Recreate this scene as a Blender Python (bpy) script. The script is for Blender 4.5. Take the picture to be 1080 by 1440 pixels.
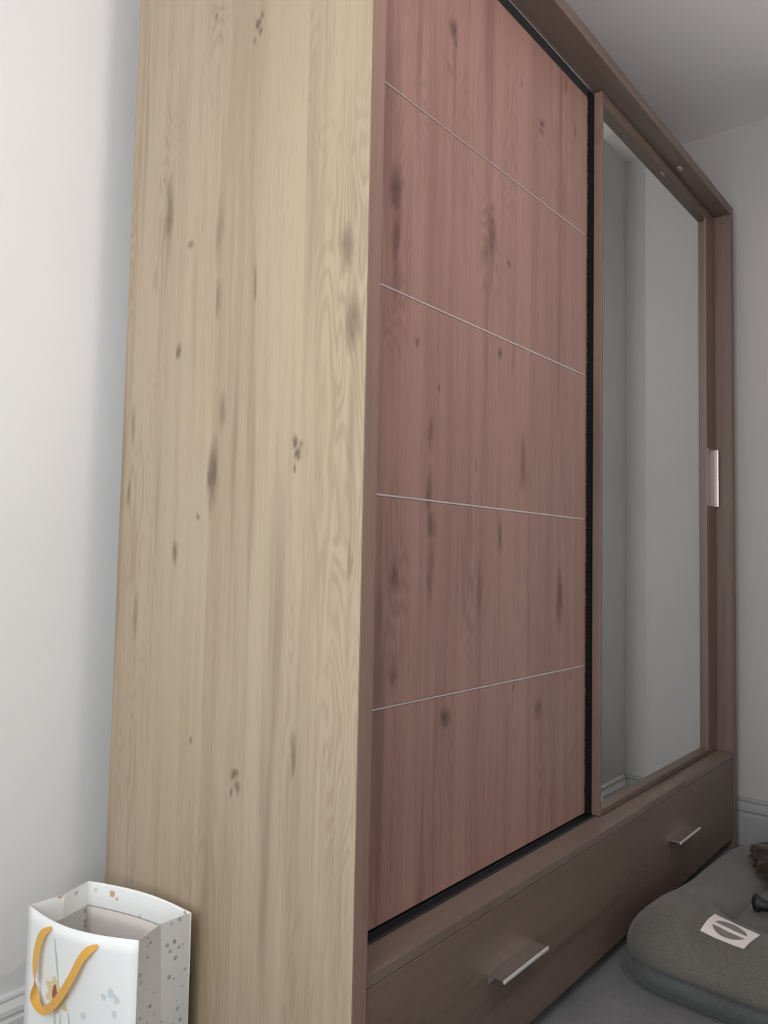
import bpy, bmesh, math, random
from mathutils import Vector, Matrix, noise as mnoise
from mathutils.bvhtree import BVHTree

# ------------------------------------------------------------------ clear
for o in list(bpy.data.objects):
    bpy.data.objects.remove(o)
scene = bpy.context.scene
C = scene.collection

# ------------------------------------------------------------------ camera
F_PX, YAW, PIT, ROL = 1104.0, 0.8865, 0.0601, 0.0199
cam_data = bpy.data.cameras.new('camera')
cam_data.sensor_fit = 'VERTICAL'
cam_data.sensor_height = 36.0
cam_data.lens = F_PX * 36.0 / 1440.0
cam_data.clip_start = 0.02
cam = bpy.data.objects.new('camera', cam_data)
C.objects.link(cam)
fw = Vector((math.sin(YAW) * math.cos(PIT), math.cos(YAW) * math.cos(PIT), math.sin(PIT)))
rt = Vector((math.cos(YAW), -math.sin(YAW), 0))
up = rt.cross(fw)
# image right axis rotated clockwise by ROL (picture x turns towards picture down)
cr, sr = math.cos(ROL), math.sin(ROL)
ex = rt * cr + up * sr
ey = up * cr - rt * sr
M = Matrix(((ex.x, ey.x, -fw.x), (ex.y, ey.y, -fw.y), (ex.z, ey.z, -fw.z)))
cam.matrix_world = Matrix.Translation((-0.871, -0.7506, 0.92)) @ M.to_4x4()
scene.camera = cam

# ------------------------------------------------------------------ world, daylight, exposure
world = bpy.data.worlds.new('overcast_sky')
scene.world = world
world.use_nodes = True
bg = world.node_tree.nodes['Background']
bg.inputs[0].default_value = (0.80, 0.88, 1.0, 1)
bg.inputs[1].default_value = 0.3
scene.view_settings.view_transform = 'Standard'
scene.view_settings.look = 'None'
scene.view_settings.gamma = 1.0
scene.view_settings.use_curve_mapping = False
scene.view_settings.exposure = 0.0

WX, WY0, WY1, WZ0, WZ1 = -1.40, -1.25, 0.20, 0.40, 2.15     # the window opening in the left wall
ld = bpy.data.lights.new('daylight', 'AREA')
ld.shape = 'RECTANGLE'
ld.size = WY1 - WY0 - 0.04
ld.size_y = WZ1 - WZ0 - 0.04
ld.energy = 47.0
ld.color = (0.94, 0.98, 1.0)
lo = bpy.data.objects.new('daylight', ld)
C.objects.link(lo)
lo.location = (WX - 0.16, (WY0 + WY1) / 2, (WZ0 + WZ1) / 2)
lo.rotation_euler = Vector((-1, 0, 0)).to_track_quat('Z', 'Y').to_euler()

# ------------------------------------------------------------------ helpers
R = random.Random(7)


def box(bm, x0, x1, y0, y1, z0, z1):
    vs = [bm.verts.new((x, y, z)) for x in (x0, x1) for y in (y0, y1) for z in (z0, z1)]
    for f in ((0, 1, 3, 2), (4, 6, 7, 5), (0, 4, 5, 1), (2, 3, 7, 6), (0, 2, 6, 4), (1, 5, 7, 3)):
        bm.faces.new([vs[i] for i in f])
    return vs


def mesh_obj(name, bm, mat, parent=None, bevel=0.0, seg=2, smooth=False):
    bmesh.ops.recalc_face_normals(bm, faces=bm.faces)
    if bevel > 0:
        bmesh.ops.bevel(bm, geom=list(bm.edges), offset=bevel, segments=seg, profile=0.6, affect='EDGES')
    if smooth:
        for f in bm.faces:
            f.smooth = True
    me = bpy.data.meshes.new(name)
    bm.to_mesh(me)
    bm.free()
    for m in (mat if isinstance(mat, (list, tuple)) else [mat]):
        me.materials.append(m)
    o = bpy.data.objects.new(name, me)
    C.objects.link(o)
    if parent:
        o.parent = parent
    return o


def bx(name, dims, mat, parent=None, bevel=0.001, seg=2):
    bm = bmesh.new()
    box(bm, *dims)
    return mesh_obj(name, bm, mat, parent, bevel, seg)


def thing(name, label, cat, group=None):
    o = bpy.data.objects.new(name, None)
    o.empty_display_size = 0.05
    C.objects.link(o)
    o['label'] = label
    o['category'] = cat
    if group:
        o['group'] = group
    return o


def struct(o, label, cat):
    o['kind'] = 'structure'
    o['label'] = label
    o['category'] = cat
    return o


# ------------------------------------------------------------------ node helpers
class NT:
    def __init__(self, name):
        self.m = bpy.data.materials.new(name)
        self.m.use_nodes = True
        self.t = self.m.node_tree
        self.b = self.t.nodes['Principled BSDF']

    def n(self, typ, **kw):
        nd = self.t.nodes.new(typ)
        for k, v in kw.items():
            setattr(nd, k, v)
        return nd

    def put(self, sock, v):
        if isinstance(v, bpy.types.NodeSocket):
            self.t.links.new(v, sock)
        else:
            sock.default_value = v

    def math(self, op, a, b=0.0, c=None, clamp=False):
        nd = self.n('ShaderNodeMath', operation=op, use_clamp=clamp)
        self.put(nd.inputs[0], a)
        self.put(nd.inputs[1], b)
        if c is not None:
            self.put(nd.inputs[2], c)
        return nd.outputs[0]

    def vec(self, op, a, b=None):
        nd = self.n('ShaderNodeVectorMath', operation=op)
        self.put(nd.inputs[0], a)
        if b is not None:
            self.put(nd.inputs[1], b)
        return nd.outputs['Value'] if op in ('LENGTH', 'DOT_PRODUCT') else nd.outputs[0]

    def xyz(self, a, b, c=0.0):
        nd = self.n('ShaderNodeCombineXYZ')
        for i, v in enumerate((a, b, c)):
            self.put(nd.inputs[i], v)
        return nd.outputs[0]

    def noise(self, v, scale=1.0, detail=2.0, rough=0.5, dist=0.0, dim='3D'):
        nd = self.n('ShaderNodeTexNoise', noise_dimensions=dim)
        self.put(nd.inputs['Vector'], v)
        nd.inputs['Scale'].default_value = scale
        nd.inputs['Detail'].default_value = detail
        nd.inputs['Roughness'].default_value = rough
        nd.inputs['Distortion'].default_value = dist
        return nd.outputs['Fac']

    def smooth(self, v, a, b, lo=0.0, hi=1.0):
        nd = self.n('ShaderNodeMapRange', interpolation_type='SMOOTHSTEP')
        self.put(nd.inputs['Value'], v)
        nd.inputs['From Min'].default_value = a
        nd.inputs['From Max'].default_value = b
        nd.inputs['To Min'].default_value = lo
        nd.inputs['To Max'].default_value = hi
        return nd.outputs[0]

    def mix(self, f, a, b, blend='MIX'):
        nd = self.n('ShaderNodeMix', data_type='RGBA', blend_type=blend)
        self.put(nd.inputs[0], f)
        self.put(nd.inputs[6], a)
        self.put(nd.inputs[7], b)
        return nd.outputs[2]

    def bump(self, h, strength=0.2, dist=0.001):
        nd = self.n('ShaderNodeBump')
        nd.inputs['Strength'].default_value = strength
        nd.inputs['Distance'].default_value = dist
        self.put(nd.inputs['Height'], h)
        self.t.links.new(nd.outputs[0], self.b.inputs['Normal'])

    def coords(self):
        tc = self.n('ShaderNodeTexCoord')
        sp = self.n('ShaderNodeSeparateXYZ')
        self.t.links.new(tc.outputs['Object'], sp.inputs[0])
        return tc.outputs['Object'], sp.outputs


def rgba(c):
    return (c[0], c[1], c[2], 1.0)


def plain(name, col, rough=0.5, metal=0.0, spec=0.5):
    n = NT(name)
    n.b.inputs['Base Color'].default_value = rgba(col)
    n.b.inputs['Roughness'].default_value = rough
    n.b.inputs['Metallic'].default_value = metal
    n.b.inputs['Specular IOR Level'].default_value = spec
    return n.m


def wood(name, light, mid, dark, across, along, feats=(), cath=(), seed=0.0, rough=0.42, spec=0.35):
    """Oak-decor laminate: glued staves, fibres, cathedral figure, knots at given places (a, l, half width, half length, strength)."""
    n = NT(name)
    _, s = n.coords()
    A, L = s[across], s[along]
    v = n.xyz(A, L, seed)
    # slow wander of the grain
    wv = n.vec('MULTIPLY', v, (5.0, 1.3, 1.0))
    wander = n.math('MULTIPLY', n.math('SUBTRACT', n.noise(wv, 1.0, 2.0), 0.5), 0.016)
    A2 = n.math('ADD', A, wander)
    # staves
    vor = n.n('ShaderNodeTexVoronoi', voronoi_dimensions='1D', feature='F1')
    n.put(vor.inputs['W'], n.math('ADD', A, seed + n_off(seed)))
    vor.inputs['Scale'].default_value = 13.0
    sepc = n.n('ShaderNodeSeparateColor')
    n.t.links.new(vor.outputs['Color'], sepc.inputs[0])
    stave, stave2 = sepc.outputs[0], sepc.outputs[1]
    # fibres of three widths
    f1 = n.noise(n.vec('MULTIPLY', n.xyz(A2, L, stave), (260.0, 5.0, 9.0)), 1.0, 3.0, 0.6)
    f2 = n.noise(n.vec('MULTIPLY', n.xyz(A2, L, stave), (60.0, 1.5, 9.0)), 1.0, 3.0, 0.55)
    f3 = n.noise(n.vec('MULTIPLY', n.xyz(A2, L, stave), (17.0, 0.9, 9.0)), 1.0, 2.0, 0.5)
    # cathedral figure = contour lines of a long soft hill
    hill = n.noise(n.vec('MULTIPLY', n.xyz(A, L, stave2), (11.0, 1.7, 7.0)), 1.0, 2.0, 0.45, 0.25)
    ring = n.math('ADD', n.math('MULTIPLY', n.math('SINE', n.math('MULTIPLY', hill, 165.0)), 0.5), 0.5)
    ring = n.math('POWER', ring, 1.6)
    mask = n.smooth(n.noise(n.vec('MULTIPLY', n.xyz(A, L, stave), (6.0, 1.3, 5.0)), 1.0, 1.0), 0.5, 0.66, 0.04, 0.45)
    for (a, l, w, h, k) in cath:
        q = n.vec('MULTIPLY', n.vec('SUBTRACT', n.xyz(A, L, 0.0), (a, l, 0.0)), (1 / w, 1 / h, 0.0))
        mask = n.math('MAXIMUM', mask, n.smooth(n.vec('LENGTH', q), 0.35, 1.0, k, 0.0))
    fig = n.math('MULTIPLY', ring, mask)
    # knots and dark streaks
    dv = n.noise(n.vec('MULTIPLY', v, (38.0, 9.0, 1.0)), 1.0, 3.0, 0.6)
    dv2 = n.noise(n.vec('MULTIPLY', n.xyz(A, L, seed + 3.1), (70.0, 24.0, 1.0)), 1.0, 2.0, 0.6)
    KA = n.math('ADD', A2, n.math('MULTIPLY', n.math('SUBTRACT', dv, 0.5), 0.028))
    KL = n.math('ADD', L, n.math('MULTIPLY', n.math('SUBTRACT', dv2, 0.5), 0.03))
    kv = n.xyz(KA, KL, 0.0)
    dk = None
    for (a, l, w, h, k) in feats:
        q = n.vec('MULTIPLY', n.vec('SUBTRACT', kv, (a, l, 0.0)), (.85 / w, .85 / h, 0.0))
        g = n.smooth(n.vec('LENGTH', q), 0.1, 1.0, min(1, k * 1.15), 0.0)
        dk = g if dk is None else n.math('MAXIMUM', dk, g)
    tone = n.math('ADD', n.math('MULTIPLY', f1, 0.30), n.math('MULTIPLY', f2, 0.36))
    tone = n.math('ADD', tone, n.math('MULTIPLY', f3, 0.34))
    tone = n.math('ADD', tone, n.math('MULTIPLY', n.math('SUBTRACT', stave, 0.5), 0.16))
    tone = n.math('SUBTRACT', tone, n.math('MULTIPLY', fig, 0.34))
    lm = n.mix(n.smooth(tone, 0.29, 0.60), rgba(mid), rgba(light))
    # broad brown veins that follow the staves
    vein = n.smooth(n.noise(n.vec('MULTIPLY', n.xyz(A2, L, stave2), (26.0, 1.1, 6.0)), 1.0, 2.0), 0.56, 0.74, 0.0, 0.62)
    col = n.mix(vein, lm, n.mix(0.55, rgba(mid), rgba(dark)))
    if dk is not None:
        k2 = n.math('MULTIPLY', dk, n.math('ADD', 0.45, n.math('MULTIPLY', dv2, 1.1)), clamp=True)
        col = n.mix(k2, col, rgba(dark))
    pore = n.smooth(n.noise(n.vec('MULTIPLY', n.xyz(A2, L, 1.7), (420.0, 16.0, 1.0)), 1.0, 1.0), 0.62, 0.74, 0.0, 0.16)
    col = n.mix(pore, col, rgba(dark))
    n.put(n.b.inputs['Base Color'], col)
    n.b.inputs['Roughness'].default_value = rough
    n.b.inputs['Specular IOR Level'].default_value = spec
    n.bump(n.math('SUBTRACT', f1, pore), 0.12, 0.0006)
    return n.m


def n_off(seed):
    return (seed * 0.731) % 1.0


# ------------------------------------------------------------------ materials
SIDE_F = [(.267, 1.850, .010, .012, .9), (.260, 1.832, .007, .010, .8), (.274, 1.820, .006, .012, .7), (.258, 1.862, .006, .010, .7),
          (.385, 1.916, .006, .010, .6), (.502, 1.575, .016, .080, .62), (.436, 1.494, .009, .010, .7),
          (.350, 1.500, .012, .085, .45), (.256, 1.382, .007, .040, .6), (.348, 1.376, .012, .045, .55),
          (.042, 1.398, .020, .045, .62), (.030, 1.274, .018, .052, .70), (.463, 1.298, .009, .018, .75),
          (.350, 1.060, .016, .082, .80), (.330, 1.170, .012, .045, .5), (.146, 1.105, .010, .013, .85), (.140, 1.085, .009, .014, .85),
          (.133, 1.098, .005, .010, .7), (.145, 1.063, .005, .010, .7),
          (.452, .925, .011, .030, .72), (.391, .991, .006, .008, .6), (.266, .560, .010, .012, .85), (.259, .540, .008, .013, .8),
          (.272, .530, .006, .010, .7), (.388, .599, .006, .008, .6), (.135, .617, .009, .042, .58),
          (.026, .915, .006, .035, .5), (.598, 1.170, .010, .050, .5), (.601, 1.044, .009, .045, .5), (.570, .80, .01, .06, .4)]
SIDE_C = [(.040, 1.33, .085, .42, .6), (.045, .98, .08, .30, .5), (.035, .62, .07, .30, .5), (.53, 1.55, .05, .22, .7), (.575, 1.0, .05, .25, .6)]
DOOR_F = [(.325, 1.938, .017, .026, .75), (.332, 1.915, .009, .014, .7), (.312, 1.856, .010, .012, .4), (.586, 1.964, .007, .014, .6),
          (.797, 2.061, .010, .030, .5), (.685, 1.915, .014, .012, .7), (.680, 1.895, .012, .012, .6), (.848, 1.970, .010, .030, .5),
          (.158, 1.555, .020, .060, .75), (.160, 1.475, .014, .060, .70), (.165, 1.40, .012, .05, .5), (.473, 1.590, .018, .065, .62), (.450, 1.540, .016, .03, .4),
          (.539, 1.546, .008, .012, .6), (.226, 1.307, .009, .012, .6), (.506, 1.349, .009, .014, .7), (.294, 1.233, .007, .010, .7),
          (.270, 1.150, .012, .045, .5), (.268, 1.044, .014, .055, .6), (.608, 1.133, .016, .070, .60), (.274, .985, .015, .04, .7),
          (.274, .900, .014, .075, .55), (.514, .970, .012, .040, .72), (.174, .892, .018, .035, .55), (.781, .841, .020, .085, .75),
          (.328, .633, .022, .026, .78), (.686, .602, .020, .030, .6), (.578, .658, .009, .012, .55), (.845, .658, .008, .014, .6),
          (.175, .725, .016, .030, .5), (.42, 1.11, .006, .02, .5), (.44, .86, .010, .08, .4)]
DOOR_C = [(.16, 1.45, .06, .30, .8), (.17, .88, .06, .22, .8), (.46, 1.55, .06, .18, .7), (.42, .90, .07, .22, .7), (.78, 1.75, .06, .15, .5)]

M_SIDE = wood('pale_oak_laminate', (0.426, 0.337, 0.236), (0.343, 0.259, 0.175), (0.152, 0.106, 0.074), 1, 2, SIDE_F, SIDE_C, seed=0.37)
M_DOOR = wood('rosy_cast_oak_laminate', (0.361, 0.209, 0.171), (0.277, 0.156, 0.127), (0.118, 0.060, 0.050), 0, 2, DOOR_F, DOOR_C, seed=1.9)  # same oak as the side; rosy cast of the fronts put into its colour
M_FRONT = wood('rosy_cast_oak_front_edge', (.265, .165, .130), (.235, .145, .113), (.17, .10, .08), 0, 2, seed=4.2)  # front edge of the same oak board, rosy cast in its colour
M_EDGE = wood('rosy_cast_oak_edge_banding', (0.218, 0.140, 0.114), (0.182, 0.114, 0.092), (0.099, 0.058, 0.048), 0, 2, seed=4.2)  # oak again, with the rosy cast put into the colour
M_INNER = wood('rosy_cast_oak_inner_face', (0.178, 0.124, 0.105), (0.145, 0.096, 0.081), (0.076, 0.047, 0.039), 1, 2, seed=5.5)  # rosy cast put into the inner faces' oak, darker than the door
M_LONG = wood('shaded_oak_lengthwise', (0.175, 0.126, 0.100), (0.140, 0.096, 0.075), (0.066, 0.042, 0.035), 2, 0, seed=2.6)  # darker oak copy: shade of the drawer fronts put into the colour
M_SHELF = wood('shaded_oak_shelf', (0.198, 0.147, 0.124), (0.159, 0.113, 0.093), (0.074, 0.050, 0.043), 1, 0, seed=3.3)  # darker oak copy: shade on shelf and top underside put into the colour
M_CHROME = plain('brushed_chrome', (.80, .78, .77), .22, 1.0)
M_SATIN = plain('satin_handle_metal', (.42, .34, .32), .42, 1.0)  # pinkish-brown reflection of the fronts put into the plate's colour
M_LIP = plain('glint_toned_lip', (.92, .90, .89), .38, .55)  # pale half-metal colour stands in for the lip's bright glint
M_TRIM = plain('satin_trim', (.70, .61, .57), .34, 1.0)
M_BLACK = plain('black_track_plastic', (.018, .018, .02), .45)
M_TRACK = plain('dark_grey_track', (.055, .055, .058), .38, .6)
M_BRUSH = plain('black_brush_fibre', (.012, .012, .013), .9, spec=.1)
M_MIRROR = plain('mirror_silver', (.90, .92, .89), .012, 1.0)
M_DARK = plain('dark_mirror_gasket', (.03, .025, .025), .5)
M_BACK = plain('hardboard_back', (.5, .45, .38), .7)
M_CLIP = plain('clear_plastic', (.36, .34, .32), .3)


def paint(name, col, rough=.75, amt=.03):
    n = NT(name)
    o, s = n.coords()
    big = n.noise(o, 2.3, 3.0)
    fine = n.noise(o, 260.0, 2.0)
    c = n.mix(n.smooth(big, .3, .7), rgba([v * (1 - amt) for v in col]), rgba(col))
    n.put(n.b.inputs['Base Color'], c)
    n.b.inputs['Roughness'].default_value = rough
    n.b.inputs['Specular IOR Level'].default_value = .25
    n.bump(fine, .12, .0008)
    return n.m


M_WALL = paint('matt_white_wall', (.765, .76, .757))
M_WALL_DIM = paint('matt_dimmed_wall', (.425, .407, .404))  # dimness of the far end put into the wall colour
M_SKIRT_DIM = paint('satin_dimmed_skirting', (.30, .30, .298), .45, .02)  # white skirting, darkened in colour for the dim far end
M_CEIL = paint('matt_ceiling', (.83, .795, .80))
M_SKIRT = paint('satin_white_skirting', (.74, .74, .73), .45, .02)
M_FRAME = paint('white_window_paint', (.8, .8, .8), .4, .02)


def carpet(name, a, b):
    n = NT(name)
    o, s = n.coords()
    big = n.noise(o, 9.0, 4.0, .6)
    fine = n.noise(o, 420.0, 2.0, .7)
    mid = n.noise(o, 60.0, 3.0, .6)
    f = n.math('ADD', n.math('MULTIPLY', big, .5), n.math('ADD', n.math('MULTIPLY', fine, .3), n.math('MULTIPLY', mid, .2)))
    n.put(n.b.inputs['Base Color'], n.mix(n.smooth(f, .3, .7), rgba(a), rgba(b)))
    n.b.inputs['Roughness'].default_value = .95
    n.b.inputs['Specular IOR Level'].default_value = .08
    n.b.inputs['Sheen Weight'].default_value = .2
    n.bump(n.math('ADD', fine, mid), .6, .003)
    return n.m


M_CARPET = carpet('grey_carpet', (.095, .095, .096), (.165, .165, .165))


def weave(name, a, b):
    n = NT(name)
    o, s = n.coords()
    wv = []
    for k in range(3):
        wv.append(n.math('SINE', n.math('MULTIPLY', s[k], 1500.0)))
    w = n.math('MULTIPLY', n.math('ADD', wv[0], wv[1]), .25)
    mel = n.noise(n.vec('MULTIPLY', o, (420.0, 200.0, 420.0)), 1.0, 3.0, .65)
    big = n.noise(o, 7.0, 2.0)
    f = n.math('ADD', n.math('MULTIPLY', mel, .7), n.math('MULTIPLY', big, .3))
    n.put(n.b.inputs['Base Color'], n.mix(n.smooth(f, .32, .68), rgba(a), rgba(b)))
    n.b.inputs['Roughness'].default_value = .95
    n.b.inputs['Specular IOR Level'].default_value = .1
    n.b.inputs['Sheen Weight'].default_value = .15
    n.bump(n.math('ADD', mel, w), .3, .0015)
    return n.m


M_FABRIC = weave('grey_melange_fabric', (.085, .080, .072), (.14, .132, .118))
M_BASEF = weave('grey_green_base_fabric', (.07, .076, .074), (.11, .117, .113))
M_LABEL = weave('cream_woven_label', (.66, .60, .58), (.78, .71, .69))
M_PRINT = weave('grey_label_thread', (.15, .145, .135), (.21, .20, .19))
M_BROWN = weave('dark_brown_plush', (.020, .012, .009), (.048, .027, .021))
M_RUBBER = plain('black_rubber', (.010, .010, .013), .55)

# ------------------------------------------------------------------ the room
RX, BY, LX, FY, CZ = 1.968, 0.700, WX, -2.80, 2.46
T = 0.12
struct(bx('floor', (LX - T, RX + T, FY - T, BY + T, -.08, 0), M_CARPET, bevel=0), 'grey short-pile carpet floor', 'floor')
struct(bx('ceiling', (LX - T, RX + T, FY - T, BY + T, CZ, CZ + .08), M_CEIL, bevel=0), 'plain matt white ceiling', 'ceiling')
struct(bx('wall_back', (LX - T, RX + T, BY, BY + T, 0, CZ), M_WALL, bevel=0), 'white painted wall behind the wardrobe', 'wall')
struct(bx('wall_right', (RX, RX + T, FY, BY, 0, CZ), M_WALL_DIM, bevel=0), 'painted wall beyond the end of the wardrobe', 'wall')
struct(bx('wall_front', (LX - T, RX + T, FY - T, FY, 0, CZ), M_WALL, bevel=0), 'white painted wall opposite the wardrobe', 'wall')
CBX, CBY = 1.750, -0.294
struct(bx('wall_chimney_breast', (CBX, RX, -1.75, CBY, 0, CZ), M_WALL, bevel=0), 'shallow white chimney breast seen in the mirror', 'wall')
bm = bmesh.new()
box(bm, LX - T, LX, FY, WY0, 0, CZ)
box(bm, LX - T, LX, WY1, BY, 0, CZ)
box(bm, LX - T, LX, WY0, WY1, 0, WZ0)
box(bm, LX - T, LX, WY0, WY1, WZ1, CZ)
struct(mesh_obj('wall_left', bm, M_WALL), 'white painted wall with the daylight window', 'wall')

win = bpy.data.objects.new('window_1', None)
C.objects.link(win)
struct(win, 'white framed bedroom window letting in the daylight', 'window')
wx0, wx1 = LX - .08, LX - .03
for (y0, y1, z0, z1) in ((WY0, WY0 + .06, WZ0, WZ1), (WY1 - .06, WY1, WZ0, WZ1), (WY0 + .06, WY1 - .06, WZ0, WZ0 + .06), (WY0 + .06, WY1 - .06, WZ1 - .06, WZ1)):
    bx('window_frame', (wx0, wx1, y0, y1, z0, z1), M_FRAME, win, .004)
ym = (WY0 + WY1) / 2
bx('mullion', (wx0, wx1, ym - .03, ym + .03, WZ0 + .06, WZ1 - .06), M_FRAME, win, .004)
bx('window_sill', (LX - .03, LX + .10, WY0 - .03, WY1 + .03, WZ0 - .03, WZ0), M_FRAME, win, .004)
ng = NT('window_glass')
tr = ng.n('ShaderNodeBsdfTransparent')
gl = ng.n('ShaderNodeBsdfGlossy')
gl.inputs['Roughness'].default_value = .02
mx = ng.n('ShaderNodeMixShader')
mx.inputs[0].default_value = .06
ng.t.links.new(tr.outputs[0], mx.inputs[1])
ng.t.links.new(gl.outputs[0], mx.inputs[2])
ng.t.links.new(mx.outputs[0], ng.t.nodes['Material Output'].inputs['Surface'])
for (y0, y1) in ((WY0 + .06, ym - .03), (ym + .03, WY1 - .06)):
    bx('pane', (LX - .058, LX - .052, y0, y1, WZ0 + .06, WZ1 - .06), ng.m, win, 0)

# bare-bulb pendant out in the room, off to the right of the photographer
lamp = thing('pendant_lamp', 'bare bulb pendant lamp hanging from the ceiling', 'lamp')
LPX, LPY, LPZ, LPR = 0.035, -0.90, 2.08, 0.022
ne = NT('glowing_bulb')
ne.b.inputs['Base Color'].default_value = (.8, .8, .8, 1)
ne.b.inputs['Emission Color'].default_value = (1.0, .90, .87, 1)
ne.b.inputs['Emission Strength'].default_value = 1150.0
bm = bmesh.new()
bmesh.ops.create_uvsphere(bm, u_segments=20, v_segments=12, radius=LPR, matrix=Matrix.Translation((LPX, LPY, LPZ)))
mesh_obj('bulb', bm, ne.m, lamp, smooth=True)
bm = bmesh.new()
bmesh.ops.create_cone(bm, segments=16, radius1=.020, radius2=.012, depth=.06, cap_ends=True, matrix=Matrix.Translation((LPX, LPY, LPZ + LPR + .028)))
mesh_obj('bulb_holder', bm, M_FRAME, lamp)
z0_, z1_ = LPZ + LPR + .055, CZ - .025
bm = bmesh.new()
bmesh.ops.create_cone(bm, segments=10, radius1=.003, radius2=.003, depth=z1_ - z0_, cap_ends=True, matrix=Matrix.Translation((LPX, LPY, (z0_ + z1_) / 2)))
mesh_obj('cord', bm, M_FRAME, lamp)
bm = bmesh.new()
bmesh.ops.create_cone(bm, segments=24, radius1=.03, radius2=.05, depth=.03, cap_ends=True, matrix=Matrix.Translation((LPX, LPY, CZ - .015)))
mesh_obj('ceiling_rose', bm, M_FRAME, lamp)

# moulded skirting: profile (stand-off, height)
SK = [(0, 0), (.018, 0), (.018, .098), (.0135, .103), (.0135, .108), (.0175, .113), (.0165, .124), (.011, .133), (.007, .139), (.0095, .144), (.0085, .150), (.003, .153), (0, .153)]


def skirting(name, p0, p1, nrm, label, mat=M_SKIRT, tall=1.0):
    bm = bmesh.new()
    rings = []
    for p in (p0, p1):
        rings.append([bm.verts.new((p[0] + nrm[0] * d, p[1] + nrm[1] * d, z * tall)) for d, z in SK])
    m = len(SK)
    for i in range(m):
        j = (i + 1) % m
        bm.faces.new((rings[0][i], rings[0][j], rings[1][j], rings[1][i]))
    bm.faces.new(rings[0])
    bm.faces.new(rings[1][::-1])
    return struct(mesh_obj(name, bm, mat), label, 'skirting board')


skirting('baseboard_back', (LX, BY), (RX, BY), (0, -1), 'white moulded skirting along the wall behind the wardrobe', tall=.78)
skirting('baseboard_right', (RX, CBY), (RX, BY - .018), (-1, 0), 'moulded skirting at the far end of the wardrobe', M_SKIRT_DIM)
skirting('baseboard_chimney_return', (CBX - .018, CBY), (RX - .018, CBY), (0, 1), 'white moulded skirting on the chimney breast return')
skirting('baseboard_chimney', (CBX, -1.75), (CBX, CBY), (-1, 0), 'white moulded skirting across the chimney breast')
skirting('baseboard_front', (LX, FY), (RX, FY), (0, 1), 'white moulded skirting along the opposite wall')
skirting('baseboard_left', (LX, FY + .018), (LX, BY - .018), (1, 0), 'white moulded skirting under the window')

# ------------------------------------------------------------------ the wardrobe
W, H, D, t = 1.9174, 2.1488, 0.6347, 0.0312
D1, D2 = 0.051, 0.0759         # front of the mirror door, front of the panelled door
ZS = 0.3138                    # top of the shelf over the drawers
w = thing('wardrobe', 'tall oak-effect sliding-door wardrobe with mirror door and two drawers below', 'wardrobe')

sp = bx('side_panel', (0, t, 0.0012, D, 0, H), [M_SIDE, M_INNER], w, .0008)
sp['label'] = 'pale oak side panel with knots and streaks'
for p in sp.data.polygons:
    if p.normal.x > -.5:
        p.material_index = 1
bx('edge_band', (0.0004, t - .0004, 0, .0011, 0.0005, H - .0005), M_FRONT, sp, .0003, 1)
sp2 = bx('side_panel', (W - t, W, 0.0012, D, 0, H), M_INNER, w, .0008)
bx('edge_band', (W - t + .0004, W - .0004, 0, .0011, 0.0005, H - .0005), M_EDGE, sp2, .0003, 1)
tp = bx('top_panel', (t, W - t, 0.0012, D, H - t, H), M_SHELF, w, .0008)
bx('edge_band', (t, W - t, 0, .0011, H - t + .0004, H - .0004), M_LONG, tp, .0003, 1)
sh = bx('drawer_shelf', (t, W - t, 0.004, D, ZS - .018, ZS), M_SHELF, w, .0012)
bx('back_panel', (t, W - t, D - .006, D - .001, .06, H - t), M_BACK, w, 0)
bx('divider', (W / 2 - .008, W / 2 + .008, .13, D - .006, ZS, H - t), M_INNER, w, .0005)
bx('plinth', (t, W - t, .05, .066, 0, .06), M_INNER, w, .0005)

# running gear
tt = bx('top_track', (t, W - t, .0742, .122, H - t - .0275, H - t), M_TRACK, w, .0012)
bx('track_lip', (t, W - t, .0728, .0742, H - t - .004, H - t), M_CHROME, tt, .0004, 1)
bt = bm = bmesh.new()
box(bm, t + .002, W - t, .0625, .068, ZS, ZS + .0035)
box(bm, t + .002, W - t, .082, .088, ZS, ZS + .0035)
box(bm, t + .002, W - t, .0625, .120, ZS, ZS + .0008)
mesh_obj('bottom_track', bm, M_TRACK, w, .0004, 1)
bx('door_buffer', (1.455, 1.478, .0235, .0335, H - t - .0045, H - t), M_CLIP, w, .0018, 3)

# panelled sliding door: five boards between four chrome strips on a black carrier
DX0, DX1 = t + .003, 1.000
ZB, ZT = 0.3262, H - t - .0245
TZ = [.6748, 1.0269, 1.3806, 1.7318]
dr = bx('sliding_door', (DX0, DX1, D2 + .006, D2 + .020, ZB, ZT), M_BLACK, w, .0005)
dr['label'] = 'oak sliding door with four thin metal strips'
zz = [ZB] + TZ + [ZT]
for i in range(5):
    z0 = zz[i] + (.0022 if i else 0)
    z1 = zz[i + 1] - (.0022 if i < 4 else 0)
    bx('door_panel', (DX0, DX1, D2, D2 + .006, z0, z1), M_DOOR, dr, .0005)
for z in TZ:
    bx('trim_strip', (DX0, DX1, D2 - .0008, D2 + .005, z - .0018, z + .0018), M_TRIM, dr, .0005)

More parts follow.
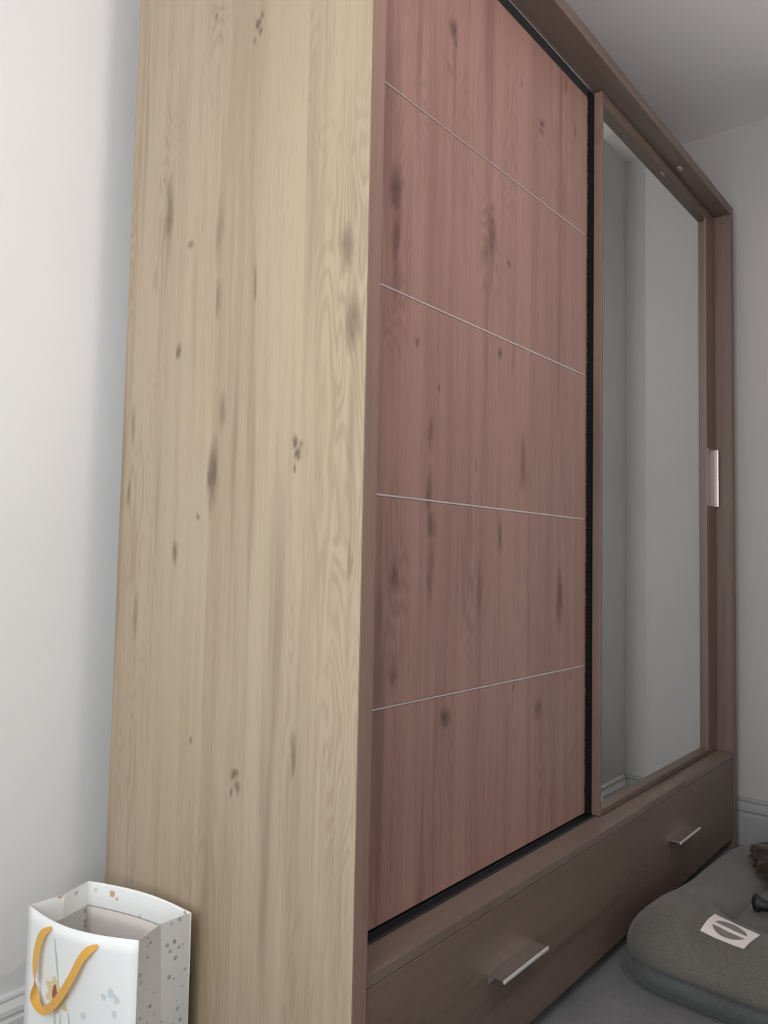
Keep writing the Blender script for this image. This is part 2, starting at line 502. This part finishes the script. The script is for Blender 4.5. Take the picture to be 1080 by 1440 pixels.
# mirror sliding door
XM, XR = 0.9496, W - t - .002
ZM0, ZM1 = 0.3165, 2.1141
MX0, MX1, MZ0, MZ1 = .9615, 1.783, .3295, 2.0835
DM = .0205
md = bx('mirror_door', (XM + .002, XR - .002, D1 + .008, D1 + DM, ZM0 + .002, ZM1 - .002), M_INNER, w, .0005)
md['label'] = 'sliding door with a tall mirror in an oak frame'
bx('frame_stile', (XM, MX0 - .0012, D1, D1 + DM, ZM0, ZM1), M_EDGE, md, .0012)
bx('frame_stile', (MX1, XR, D1, D1 + DM, ZM0, ZM1), M_EDGE, md, .0012)
bx('frame_rail', (MX0 - .0012, MX1, D1, D1 + DM, MZ1, ZM1), M_LONG, md, .0010)
bx('frame_rail', (MX0 - .0012, MX1, D1, D1 + DM, ZM0, MZ0), M_LONG, md, .0010)
bx('gasket', (MX0 - .0012, MX0 + .0022, D1 + .0015, D1 + .008, MZ0, MZ1), M_DARK, md, 0)
bx('mirror', (MX0 + .0022, MX1, D1 + .003, D1 + .008, MZ0, MZ1), M_MIRROR, md, 0)
# pull handle: an L of chrome standing off the wide stile
bm = bmesh.new()
box(bm, 1.8600, 1.8630, D1 - .0110, D1, 1.117, 1.308)
box(bm, 1.7900, 1.8600, D1 - .0016, D1, 1.117, 1.308)
hd = mesh_obj('handle', bm, M_SATIN, md, .0005, 2)
hd['label'] = 'satin pull handle with a bright front edge'
bx('handle_edge', (1.8590, 1.8660, D1 - .0140, D1 - .0110, 1.1165, 1.3085), M_CHROME, hd, .0008)
# black dust brush in the gap between the doors
bm = bmesh.new()
box(bm, .9250, .9560, D1 + DM + .0004, D2 - .0010, ZM0 + .004, ZM1 - .006)
zb = ZM0 + .006
while zb < ZM1 - .01:
    ln = R.uniform(.001, .014)
    dz = R.uniform(-.004, .004)
    y0 = R.uniform(D1 + DM + .001, D2 - .0016)
    a = bm.verts.new((.9252, y0, zb - .0012))
    b = bm.verts.new((.9252, y0, zb + .0012))
    c = bm.verts.new((.9252 - ln, y0 + .0004, zb + dz))
    bm.faces.new((a, b, c))
    zb += .0008
br = mesh_obj('brush_seal', bm, M_BRUSH, md)
br['label'] = 'black fibre dust seal'

# drawers
ZD0, ZD1 = .040, ZS - .0190
for i, (x0, x1, hx) in enumerate(((t + .002, W / 2 - .0006, .4511), (W / 2 + .0006, W - t - .002, 1.3579))):
    dw = bx('drawer', (x0 + .012, x1 - .012, .022, .52, ZD0 + .02, ZD1 - .03), M_BACK, w, .0005)
    dw['label'] = ('drawer under the panelled door', 'drawer under the mirror door')[i]
    bx('drawer_front', (x0, x1, .003, .021, ZD0, ZD1), M_LONG, dw, .0004)
    zh = .1898
    bm = bmesh.new()
    box(bm, hx - .083, hx + .083, -.0290, .003, zh - .0030, zh)
    box(bm, hx - .083, hx + .083, .0005, .003, zh - .016, zh - .0030)
    h2 = mesh_obj('handle', bm, M_CHROME, dw, .0006, 2)
    h2['label'] = 'chrome edge pull'
    bx('handle_lip', (hx - .083, hx + .083, -.0318, -.0290, zh - .0062, zh + .0002), M_LIP, h2, .0011, 2)

# ------------------------------------------------------------------ gift bag
bag = thing('gift_bag', 'white paper gift bag with golden ribbon handle and printed flower, beside the wardrobe', 'gift bag')
bag.location = (0, 0, 0)
HB = .330
BR, BL, FR, FL = Vector((-.028, .331, 0)), Vector((-.072, .574, 0)), Vector((-.140, .314, 0)), Vector((-.190, .556, 0))


def paper(name, print_scale=None, cols=None, base=(.88, .90, .885), thresh=.16):
    n = NT(name)
    o, s = n.coords()
    col = rgba(base)
    if print_scale:
        vr = n.n('ShaderNodeTexVoronoi', feature='F1')
        dis = n.noise(o, 160.0, 2.0)
        vv = n.vec('ADD', o, n.xyz(n.math('MULTIPLY', dis, .006), n.math('MULTIPLY', dis, .004), 0))
        n.put(vr.inputs['Vector'], vv)
        vr.inputs['Scale'].default_value = print_scale
        vr.inputs['Randomness'].default_value = .75
        sc = n.n('ShaderNodeSeparateColor')
        n.t.links.new(vr.outputs['Color'], sc.inputs[0])
        ramp = n.n('ShaderNodeValToRGB')
        ramp.color_ramp.interpolation = 'CONSTANT'
        els = ramp.color_ramp.elements
        els[0].color = rgba(cols[0])
        els[1].position = 1 / len(cols)
        els[1].color = rgba(cols[1])
        for k in range(2, len(cols)):
            e = els.new(k / len(cols))
            e.color = rgba(cols[k])
        n.t.links.new(sc.outputs[0], ramp.inputs[0])
        spot = n.smooth(n.math('ADD', vr.outputs['Distance'], n.math('MULTIPLY', sc.outputs[1], .10)), thresh, thresh + .10, .75, 0.0)
        col = n.mix(spot, col, ramp.outputs[0])
    n.put(n.b.inputs['Base Color'], col)
    n.b.inputs['Roughness'].default_value = .5
    n.b.inputs['Specular IOR Level'].default_value = .3
    return n.m


M_PAPER = paper('white_card')
M_PATTERN = paper('shaded_card_with_small_print', 62.0, [(.16, .16, .19), (.24, .22, .24), (.20, .17, .16), (.28, .29, .28)], base=(.60, .60, .585), thresh=.20)  # same card as the front; gusset shade put into the base colour
M_BAND = paper('white_card_band_with_small_print', 38.0, [(.55, .22, .05), (.45, .46, .44), (.30, .20, .08), (.60, .60, .58)], thresh=.17)
M_LINER = paper('inside_of_card', base=(.72, .66, .63))
NU, NV = 14, 14


def wall_strip(name, a, b, bow, mat, z0=0.0, z1=HB, fold=0.0, inset=0.0, thick=.0012, parent=bag, sag=0.0, falloff=True):
    """one face of the bag between base corners a and b; bow pushes the middle of the rim outward; fold creases it inward"""
    d = (b - a).normalized()
    nrm = Vector((d.y, -d.x, 0))
    bm = bmesh.new()
    lay = []
    for off in (0, -thick):
        g = []
        for j in range(NV + 1):
            z = z0 + (z1 - z0) * j / NV
            k = (z / HB) ** 2 if falloff else 1
            row = []
            for i in range(NU + 1):
                s = i / NU
                p = a.lerp(b, s)
                u = math.sin(math.pi * s)
                o = bow * u * k - fold * (1 - abs(2 * s - 1)) * k
                q = p + nrm * (o + off - inset)
                row.append(bm.verts.new((q.x, q.y, z + sag * u * (z / HB) ** 6)))
            g.append(row)
        lay.append(g)
    for g, fl in ((lay[0], False), (lay[1], True)):
        for j in range(NV):
            for i in range(NU):
                q = (g[j][i], g[j][i + 1], g[j + 1][i + 1], g[j + 1][i])
                bm.faces.new(q[::-1] if fl else q)
    a0, a1 = lay
    for j in range(NV):
        for i in (0, NU):
            bm.faces.new((a0[j][i], a1[j][i], a1[j + 1][i], a0[j + 1][i]))
    for i in range(NU):
        for j in (0, NV):
            bm.faces.new((a0[j][i], a0[j][i + 1], a1[j][i + 1], a1[j][i]))
    return mesh_obj(name, bm, mat, parent, smooth=(fold == 0))


# faces wind so that the normal points out of the bag
front = wall_strip('front_face', FL, FR, .024, M_PAPER)
rear = wall_strip('back_face', BR, BL, .016, M_PAPER)
side = wall_strip('side_gusset', FR, BR, 0, M_PATTERN, fold=.012)
wall_strip('side_gusset', BL, FL, 0, M_PATTERN, fold=.012)
# printed turn-over inside the rim
lin = .0016
wall_strip('rim_band', BR, BL, .016, M_BAND, HB - .042, HB - .0005, inset=lin, parent=rear, thick=.0006)
wall_strip('rim_band', FL, FR, .024, M_BAND, HB - .042, HB - .0005, inset=lin, parent=front, thick=.0006)
wall_strip('rim_band', BL, FL, 0, M_BAND, HB - .042, HB - .0005, fold=.012, inset=lin, parent=bag, thick=.0006)
wall_strip('liner', BR, BL, .016, M_LINER, .004, HB - .0425, inset=lin, parent=rear, thick=.0005)
wall_strip('liner', FL, FR, .024, M_LINER, .004, HB - .0425, inset=lin, parent=front, thick=.0005)
bm = bmesh.new()
c0 = [bm.verts.new((p.x, p.y, z)) for z in (0.0, .002) for p in (FL, FR, BR, BL)]
bm.faces.new(c0[:4]); bm.faces.new(c0[4:])
for i in range(4):
    j = (i + 1) % 4
    bm.faces.new((c0[i], c0[j], c0[4 + j], c0[4 + i]))
mesh_obj('base', bm, M_PAPER, bag)

# points on the front face: s along FL->FR (0..1), z height, lift outward
fd = (FR - FL).normalized()
fn = Vector((fd.y, -fd.x, 0))


def on_front(s, z, lift):
    p = FL.lerp(FR, s)
    k = (z / HB) ** 2
    q = p + fn * (.024 * math.sin(math.pi * s) * k + lift)
    return Vector((q.x, q.y, z))


# golden ribbon loop
n = NT('golden_satin_ribbon')
n.b.inputs['Base Color'].default_value = (.78, .42, .07, 1)
n.b.inputs['Roughness'].default_value = .38
n.b.inputs['Sheen Weight'].default_value = .3
M_RIB = n.m
ctrl = [(.326, .319, .001, 0), (.257, .307, .008, 0), (.208, .279, .012, 0), (.192, .250, .014, 0), (.183, .220, .014, 0), (.199, .196, .014, 0), (.268, .186, .013, 0),
        (.356, .199, .013, 0), (.457, .226, .013, 0), (.550, .258, .012, 0), (.622, .289, .009, 0), (.681, .306, .006, 0), (.731, .3135, .001, 0)]


def catmull(pts, n_):
    out = []
    P = [pts[0]] + list(pts) + [pts[-1]]
    for i in range(1, len(P) - 2):
        for k in range(n_):
            u = k / n_
            row = []
            for c in range(len(P[0])):
                a, b, c_, d = P[i - 1][c], P[i][c], P[i + 1][c], P[i + 2][c]
                row.append(.5 * (2 * b + (c_ - a) * u + (2 * a - 5 * b + 4 * c_ - d) * u * u + (3 * b - a - 3 * c_ + d) * u ** 3))
            out.append(row)
    out.append(list(pts[-1]))
    return out


RIB = [on_front(s, z, l) for s, z, l, a in catmull(ctrl, 8)]
bm = bmesh.new()
rows = []
NR = len(RIB)
for i, p in enumerate(RIB):
    tg = (RIB[min(i + 1, NR - 1)] - RIB[max(i - 1, 0)]).normalized()
    sidev = fn.cross(tg).normalized()
    f = i / (NR - 1)
    # the ribbon lies flat to the bag, with one twist on the left limb
    tw = math.pi * (1 / (1 + math.exp(-(f - .36) * 26)))
    wv = sidev * math.cos(tw) + fn * math.sin(tw)
    hw = .0068 * min(1, .35 + 7 * min(f, 1 - f))
    nn = tg.cross(wv).normalized()
    rows.append([bm.verts.new(p + wv * hw * a + nn * .0004 * b) for a, b in ((-1, -1), (1, -1), (1, 1), (-1, 1))])
for i in range(NR - 1):
    for k in range(4):
        m = (k + 1) % 4
        bm.faces.new((rows[i][k], rows[i][m], rows[i + 1][m], rows[i + 1][k]))
bm.faces.new(rows[0]); bm.faces.new(rows[-1][::-1])
rb = mesh_obj('ribbon_handle', bm, M_RIB, bag, smooth=False)
rb['label'] = 'golden satin ribbon handle'


# printed flower on the front face: petals, trumpet, stems as flat print
def blob_print(name, pts, mat, lift=.0004, parent=front):
    bm = bmesh.new()
    top = [bm.verts.new(on_front(s, z, lift)) for s, z in pts]
    bm.faces.new(top)
    return mesh_obj(name, bm, mat, parent)


BW = (FR - FL).length


def leaf(cx, cz, ang, ln, wd, tip=1.0):
    out = []
    for i in range(16):
        u = 2 * math.pi * i / 16
        x, y = ln * .5 * math.cos(u) + ln * .5, wd * .5 * math.sin(u) * (1 - .35 * math.cos(u) * tip)
        out.append((cx + (x * math.cos(ang) - y * math.sin(ang)) / BW, cz + x * math.sin(ang) + y * math.cos(ang)))
    return out


M_PETAL = plain('pale_yellow_print', (.78, .66, .38), .55)
M_TRUMP = plain('dusky_red_print', (.40, .10, .09), .55)
M_STEM = plain('grey_green_print', (.56, .62, .56), .55)
M_PALEB = plain('pale_blue_grey_print', (.66, .73, .74), .55)
fcx, fcz = .345, .211
for a in (100, 150, 205, 265, 320, 20):
    blob_print('petal', leaf(fcx, fcz, math.radians(a), .030, .020), M_PETAL)
blob_print('flower_centre', leaf(fcx - .025, fcz - .010, math.radians(82), .027, .012), M_TRUMP, .0007)
for (s0, z0, a, l) in ((.325, .195, -92, .16), (.45, .195, -83, .15), (.345, .305, -86, .085), (.375, .185, -88, .14)):
    blob_print('stem', leaf(s0, z0, math.radians(a), l, .0045), M_STEM)
for (s0, z0, r) in ((.82, .236, .008), (.87, .230, .007), (.76, .240, .006), (.84, .218, .006), (.60, .200, .007)):
    blob_print('pale_print', leaf(s0, z0, R.uniform(0, 6), r * 2, r * 1.5), M_PALEB)

# ------------------------------------------------------------------ pet bed
bed = thing('pet_bed', 'grey padded pet bed with a cream label, lying against the drawers', 'pet bed')
BX0, BX1, BY0, BY1 = .868, 1.670, -.800, -.030
bcx, bcy = (BX0 + BX1) / 2, (BY0 + BY1) / 2
hx_, hy_ = (BX1 - BX0) / 2, (BY1 - BY0) / 2
NP = 96


def rrect(o, r):
    a, b = hx_ + o, hy_ + o
    r = min(max(r + o, .015), min(a, b) - .001)
    pts = []
    q = NP // 4
    for c, (sx, sy) in enumerate(((1, 1), (-1, 1), (-1, -1), (1, -1))):
        for i in range(q // 2):
            ang = math.pi / 2 * (c + i / (q // 2 - 1))
            pts.append((sx * (a - r) + r * math.cos(ang), sy * (b - r) + r * math.sin(ang)))
        # straight run to the next corner
        nx = ((-1, 1), (-1, -1), (1, -1), (1, 1))[c]
        p0 = pts[-1]
        ang = math.pi / 2 * (c + 1)
        p1 = (nx[0] * (a - r) + r * math.cos(ang), nx[1] * (b - r) + r * math.sin(ang))
        for i in range(1, q // 2 + 1):
            f = i / (q // 2 + 1)
            pts.append((p0[0] + (p1[0] - p0[0]) * f, p0[1] + (p1[1] - p0[1]) * f))
    return pts


def loft(rings, bottom=True, top=True):
    bm = bmesh.new()
    vr = [[bm.verts.new(v) for v in r] for r in rings]
    m = len(vr[0])
    for a, b in zip(vr, vr[1:]):
        for i in range(m):
            j = (i + 1) % m
            bm.faces.new((a[i], a[j], b[j], b[i]))
    if bottom:
        bm.faces.new(vr[0][::-1])
    if top:
        bm.faces.new(vr[-1])
    return bm


def wob(x, y, z, a=.006, s=6.0):
    return a * mnoise.noise(Vector((x * s, y * s, z * s + 3.3)))


# base cushion
prof = [(-.030, .000), (-.012, .006), (-.002, .020), (.002, .036), (-.002, .052), (-.012, .064), (-.030, .069)]
rings = []
for o, z in prof:
    rings.append([(bcx + x + wob(x, y, 0, .004), bcy + y + wob(y, x, 1, .004), max(0, z + (wob(x, y, z, .004) if z > .01 else 0))) for x, y in rrect(o - .006, .11)])
mesh_obj('base_cushion', loft(rings), M_BASEF, bed, smooth=True)

# bolster ring
BWD, BWS = .285, .170     # width of the near end, of the other sides


def hmod(x, y):
    """puffy at the corner by the drawers, sat-on towards the middle of the near end"""
    X, Y = bcx + x, bcy + y
    m = .68
    near = max(0, min(1, (1.18 - X) / .12))
    corner = math.exp(-((Y + .085) / .085) ** 2)
    m = m * (1 - near) + near * (.70 + .37 * corner)
    return m


NPF = 22
rings = []
for k in range(NPF + 1):
    u = k / NPF
    ang = math.pi * (1.16 - 1.26 * u)
    c_ = (math.cos(math.pi - ang) - 1) / 2
    zz_ = math.sin(ang)
    pr = []
    for (x, y), (x2, y2) in zip(rrect(BWD * c_, .115), rrect(BWS * c_, .115)):
        k_ = max(0, min(1, (1.18 - bcx - x) / .12))
        x, y = x2 + (x - x2) * k_, y2 + (y - y2) * k_
        h = .100 * hmod(x, y)
        z = .066 + (max(zz_, -.3) * h if zz_ > 0 else zz_ * .028)
        z += wob(x, y, 0, .005, 9) * max(zz_, 0)
        pr.append((bcx + x + wob(y, z, x, .004, 12), bcy + y + wob(x, z, y, .003, 12), z))
    rings.append(pr)
bol_bm = loft(rings, False, False)
bmesh.ops.recalc_face_normals(bol_bm, faces=bol_bm.faces)
bvh = BVHTree.FromBMesh(bol_bm)
bol = mesh_obj('bolster', bol_bm, M_FABRIC, bed, smooth=True)
# sleeping pad in the well
rings = []
for o, z in ((-.135, .060), (-.135, .078), (-.15, .086), (-.18, .090), (-.24, .092), (-.36, .092)):
    rings.append([(bcx + x, bcy + y, z + wob(x, y, 2, .006, 8)) for x, y in rrect(o, .115)])
mesh_obj('sleeping_pad', loft(rings), M_FABRIC, bed, smooth=True)

# sewn label: grid dropped on the bolster
LQ = [(1.042, -.198), (1.030, -.297), (.951, -.290), (.952, -.200)]     # far-left, far-right, near-right, near-left


def lab_pt(u, v, lift):
    a = Vector(LQ[0]).lerp(Vector(LQ[1]), u)
    b = Vector(LQ[3]).lerp(Vector(LQ[2]), u)
    p = a.lerp(b, v)
    hit = bvh.ray_cast(Vector((p.x, p.y, 1)), Vector((0, 0, -1)))
    z = hit[0].z if hit[0] else .13
    nn = hit[1] if hit[0] else Vector((0, 0, 1))
    if nn.z < 0:
        nn = -nn
    return Vector((p.x, p.y, z)) + nn * lift


def patch(name, fn_uv, nu, nv, mat, lift, parent):
    bm = bmesh.new()
    g = [[bm.verts.new(lab_pt(*fn_uv(i / nu, j / nv), lift)) for i in range(nu + 1)] for j in range(nv + 1)]
    for j in range(nv):
        for i in range(nu):
            bm.faces.new((g[j][i], g[j][i + 1], g[j + 1][i + 1], g[j + 1][i]))
    ex = bmesh.ops.extrude_face_region(bm, geom=list(bm.faces))
    for v in ex['geom']:
        if isinstance(v, bmesh.types.BMVert):
            v.co.z -= .0014
    return mesh_obj(name, bm, mat, parent)


lab = patch('label', lambda u, v: (u, v), 16, 10, M_LABEL, .0022, bed)
lab['label'] = 'cream sewn label with an oval emblem'


def lens(sign):
    # half of an ellipse cut by a cream bar
    def f(u, v):
        x = (u - .5) * 2
        e = math.sqrt(max(0, 1 - (x * .98) ** 2)) * .36
        b = min(.085, e * .999)
        y = b + (e - b) * v
        return (.5 + x * .36, .5 + sign * y)
    return f


patch('emblem_half', lens(-1), 20, 4, M_PRINT, .0030, lab)
patch('emblem_half', lens(1), 20, 4, M_PRINT, .0030, lab)


BED_LOC, BED_ROT = Vector((bcx - .050, bcy - .012, 0)), math.radians(-3.5)     # the bed lies a little askew to the drawers


def bed_top(X, Y):
    p = Matrix.Rotation(-BED_ROT, 3, 'Z') @ (Vector((X, Y, 0)) - BED_LOC)
    hit = bvh.ray_cast(Vector((p.x + bcx, p.y + bcy, 1)), Vector((0, 0, -1)))
    return hit[0].z if hit[0] else 0.0


# bundle of dark brown plush in the far end of the bed
def lump(name, c, rad, mat, amp, sc, seed, label, cat, floor_z):
    bm = bmesh.new()
    bmesh.ops.create_icosphere(bm, subdivisions=5, radius=1)
    for v in bm.verts:
        p = v.co.copy()
        q = p * (1 + amp * mnoise.fractal(p * sc + Vector((seed, 0, 0)), 1.0, 2.0, 3))
        z = c[2] + q.z * rad[2]
        X, Y = c[0] + q.x * rad[0], c[1] + q.y * rad[1]
        v.co = (X, Y, max(z, floor_z, bed_top(X, Y) + .003))
    o = mesh_obj(name, bm, mat, None, smooth=True)
    o['label'] = label
    o['category'] = cat
    return o


lump('plush_bundle', (1.43, -.295, .152), (.085, .125, .048), M_BROWN, .28, 1.9, 2.0,
     'dark brown soft bundle in the far end of the grey pet bed', 'blanket', .097)
# small black chew toy
bm = bmesh.new()
rings = []
for k in range(25):
    u = k / 24
    s = (u - .5) * 2
    r = .0125 + .0085 * (math.exp(-((abs(s) - .78) / .2) ** 2))
    r *= math.sqrt(max(0.0, 1 - max(0, abs(s) - .82) ** 2 / .0325))
    rings.append([(1.195 - .010 * s + r * math.cos(a) * .97, -.277 - .055 * s + r * math.cos(a) * .2, .116 + r * math.sin(a)) for a in [2 * math.pi * i / 16 for i in range(16)]])
bm.free()
toy = mesh_obj('chew_toy', loft(rings), M_RUBBER, None, smooth=True)
toy['label'] = 'small black bone-shaped toy lying in the grey pet bed'
toy['category'] = 'toy'


# ------------------------------------------------------------------ stand each thing's empty on its own base
def rebase(root, c):
    off = Matrix.Translation((-c[0], -c[1], -c[2]))
    seen = set()
    for ch in root.children_recursive:
        if ch.data and ch.data.name not in seen:
            seen.add(ch.data.name)
            ch.data.transform(off)
    root.location = c


cb = (FL + FR + BL + BR) / 4
rebase(bag, (cb.x, cb.y, 0))
rebase(lamp, (LPX, LPY, CZ))
rebase(bed, (bcx, bcy, 0))
bed.rotation_euler.z = BED_ROT
bed.location = BED_LOC
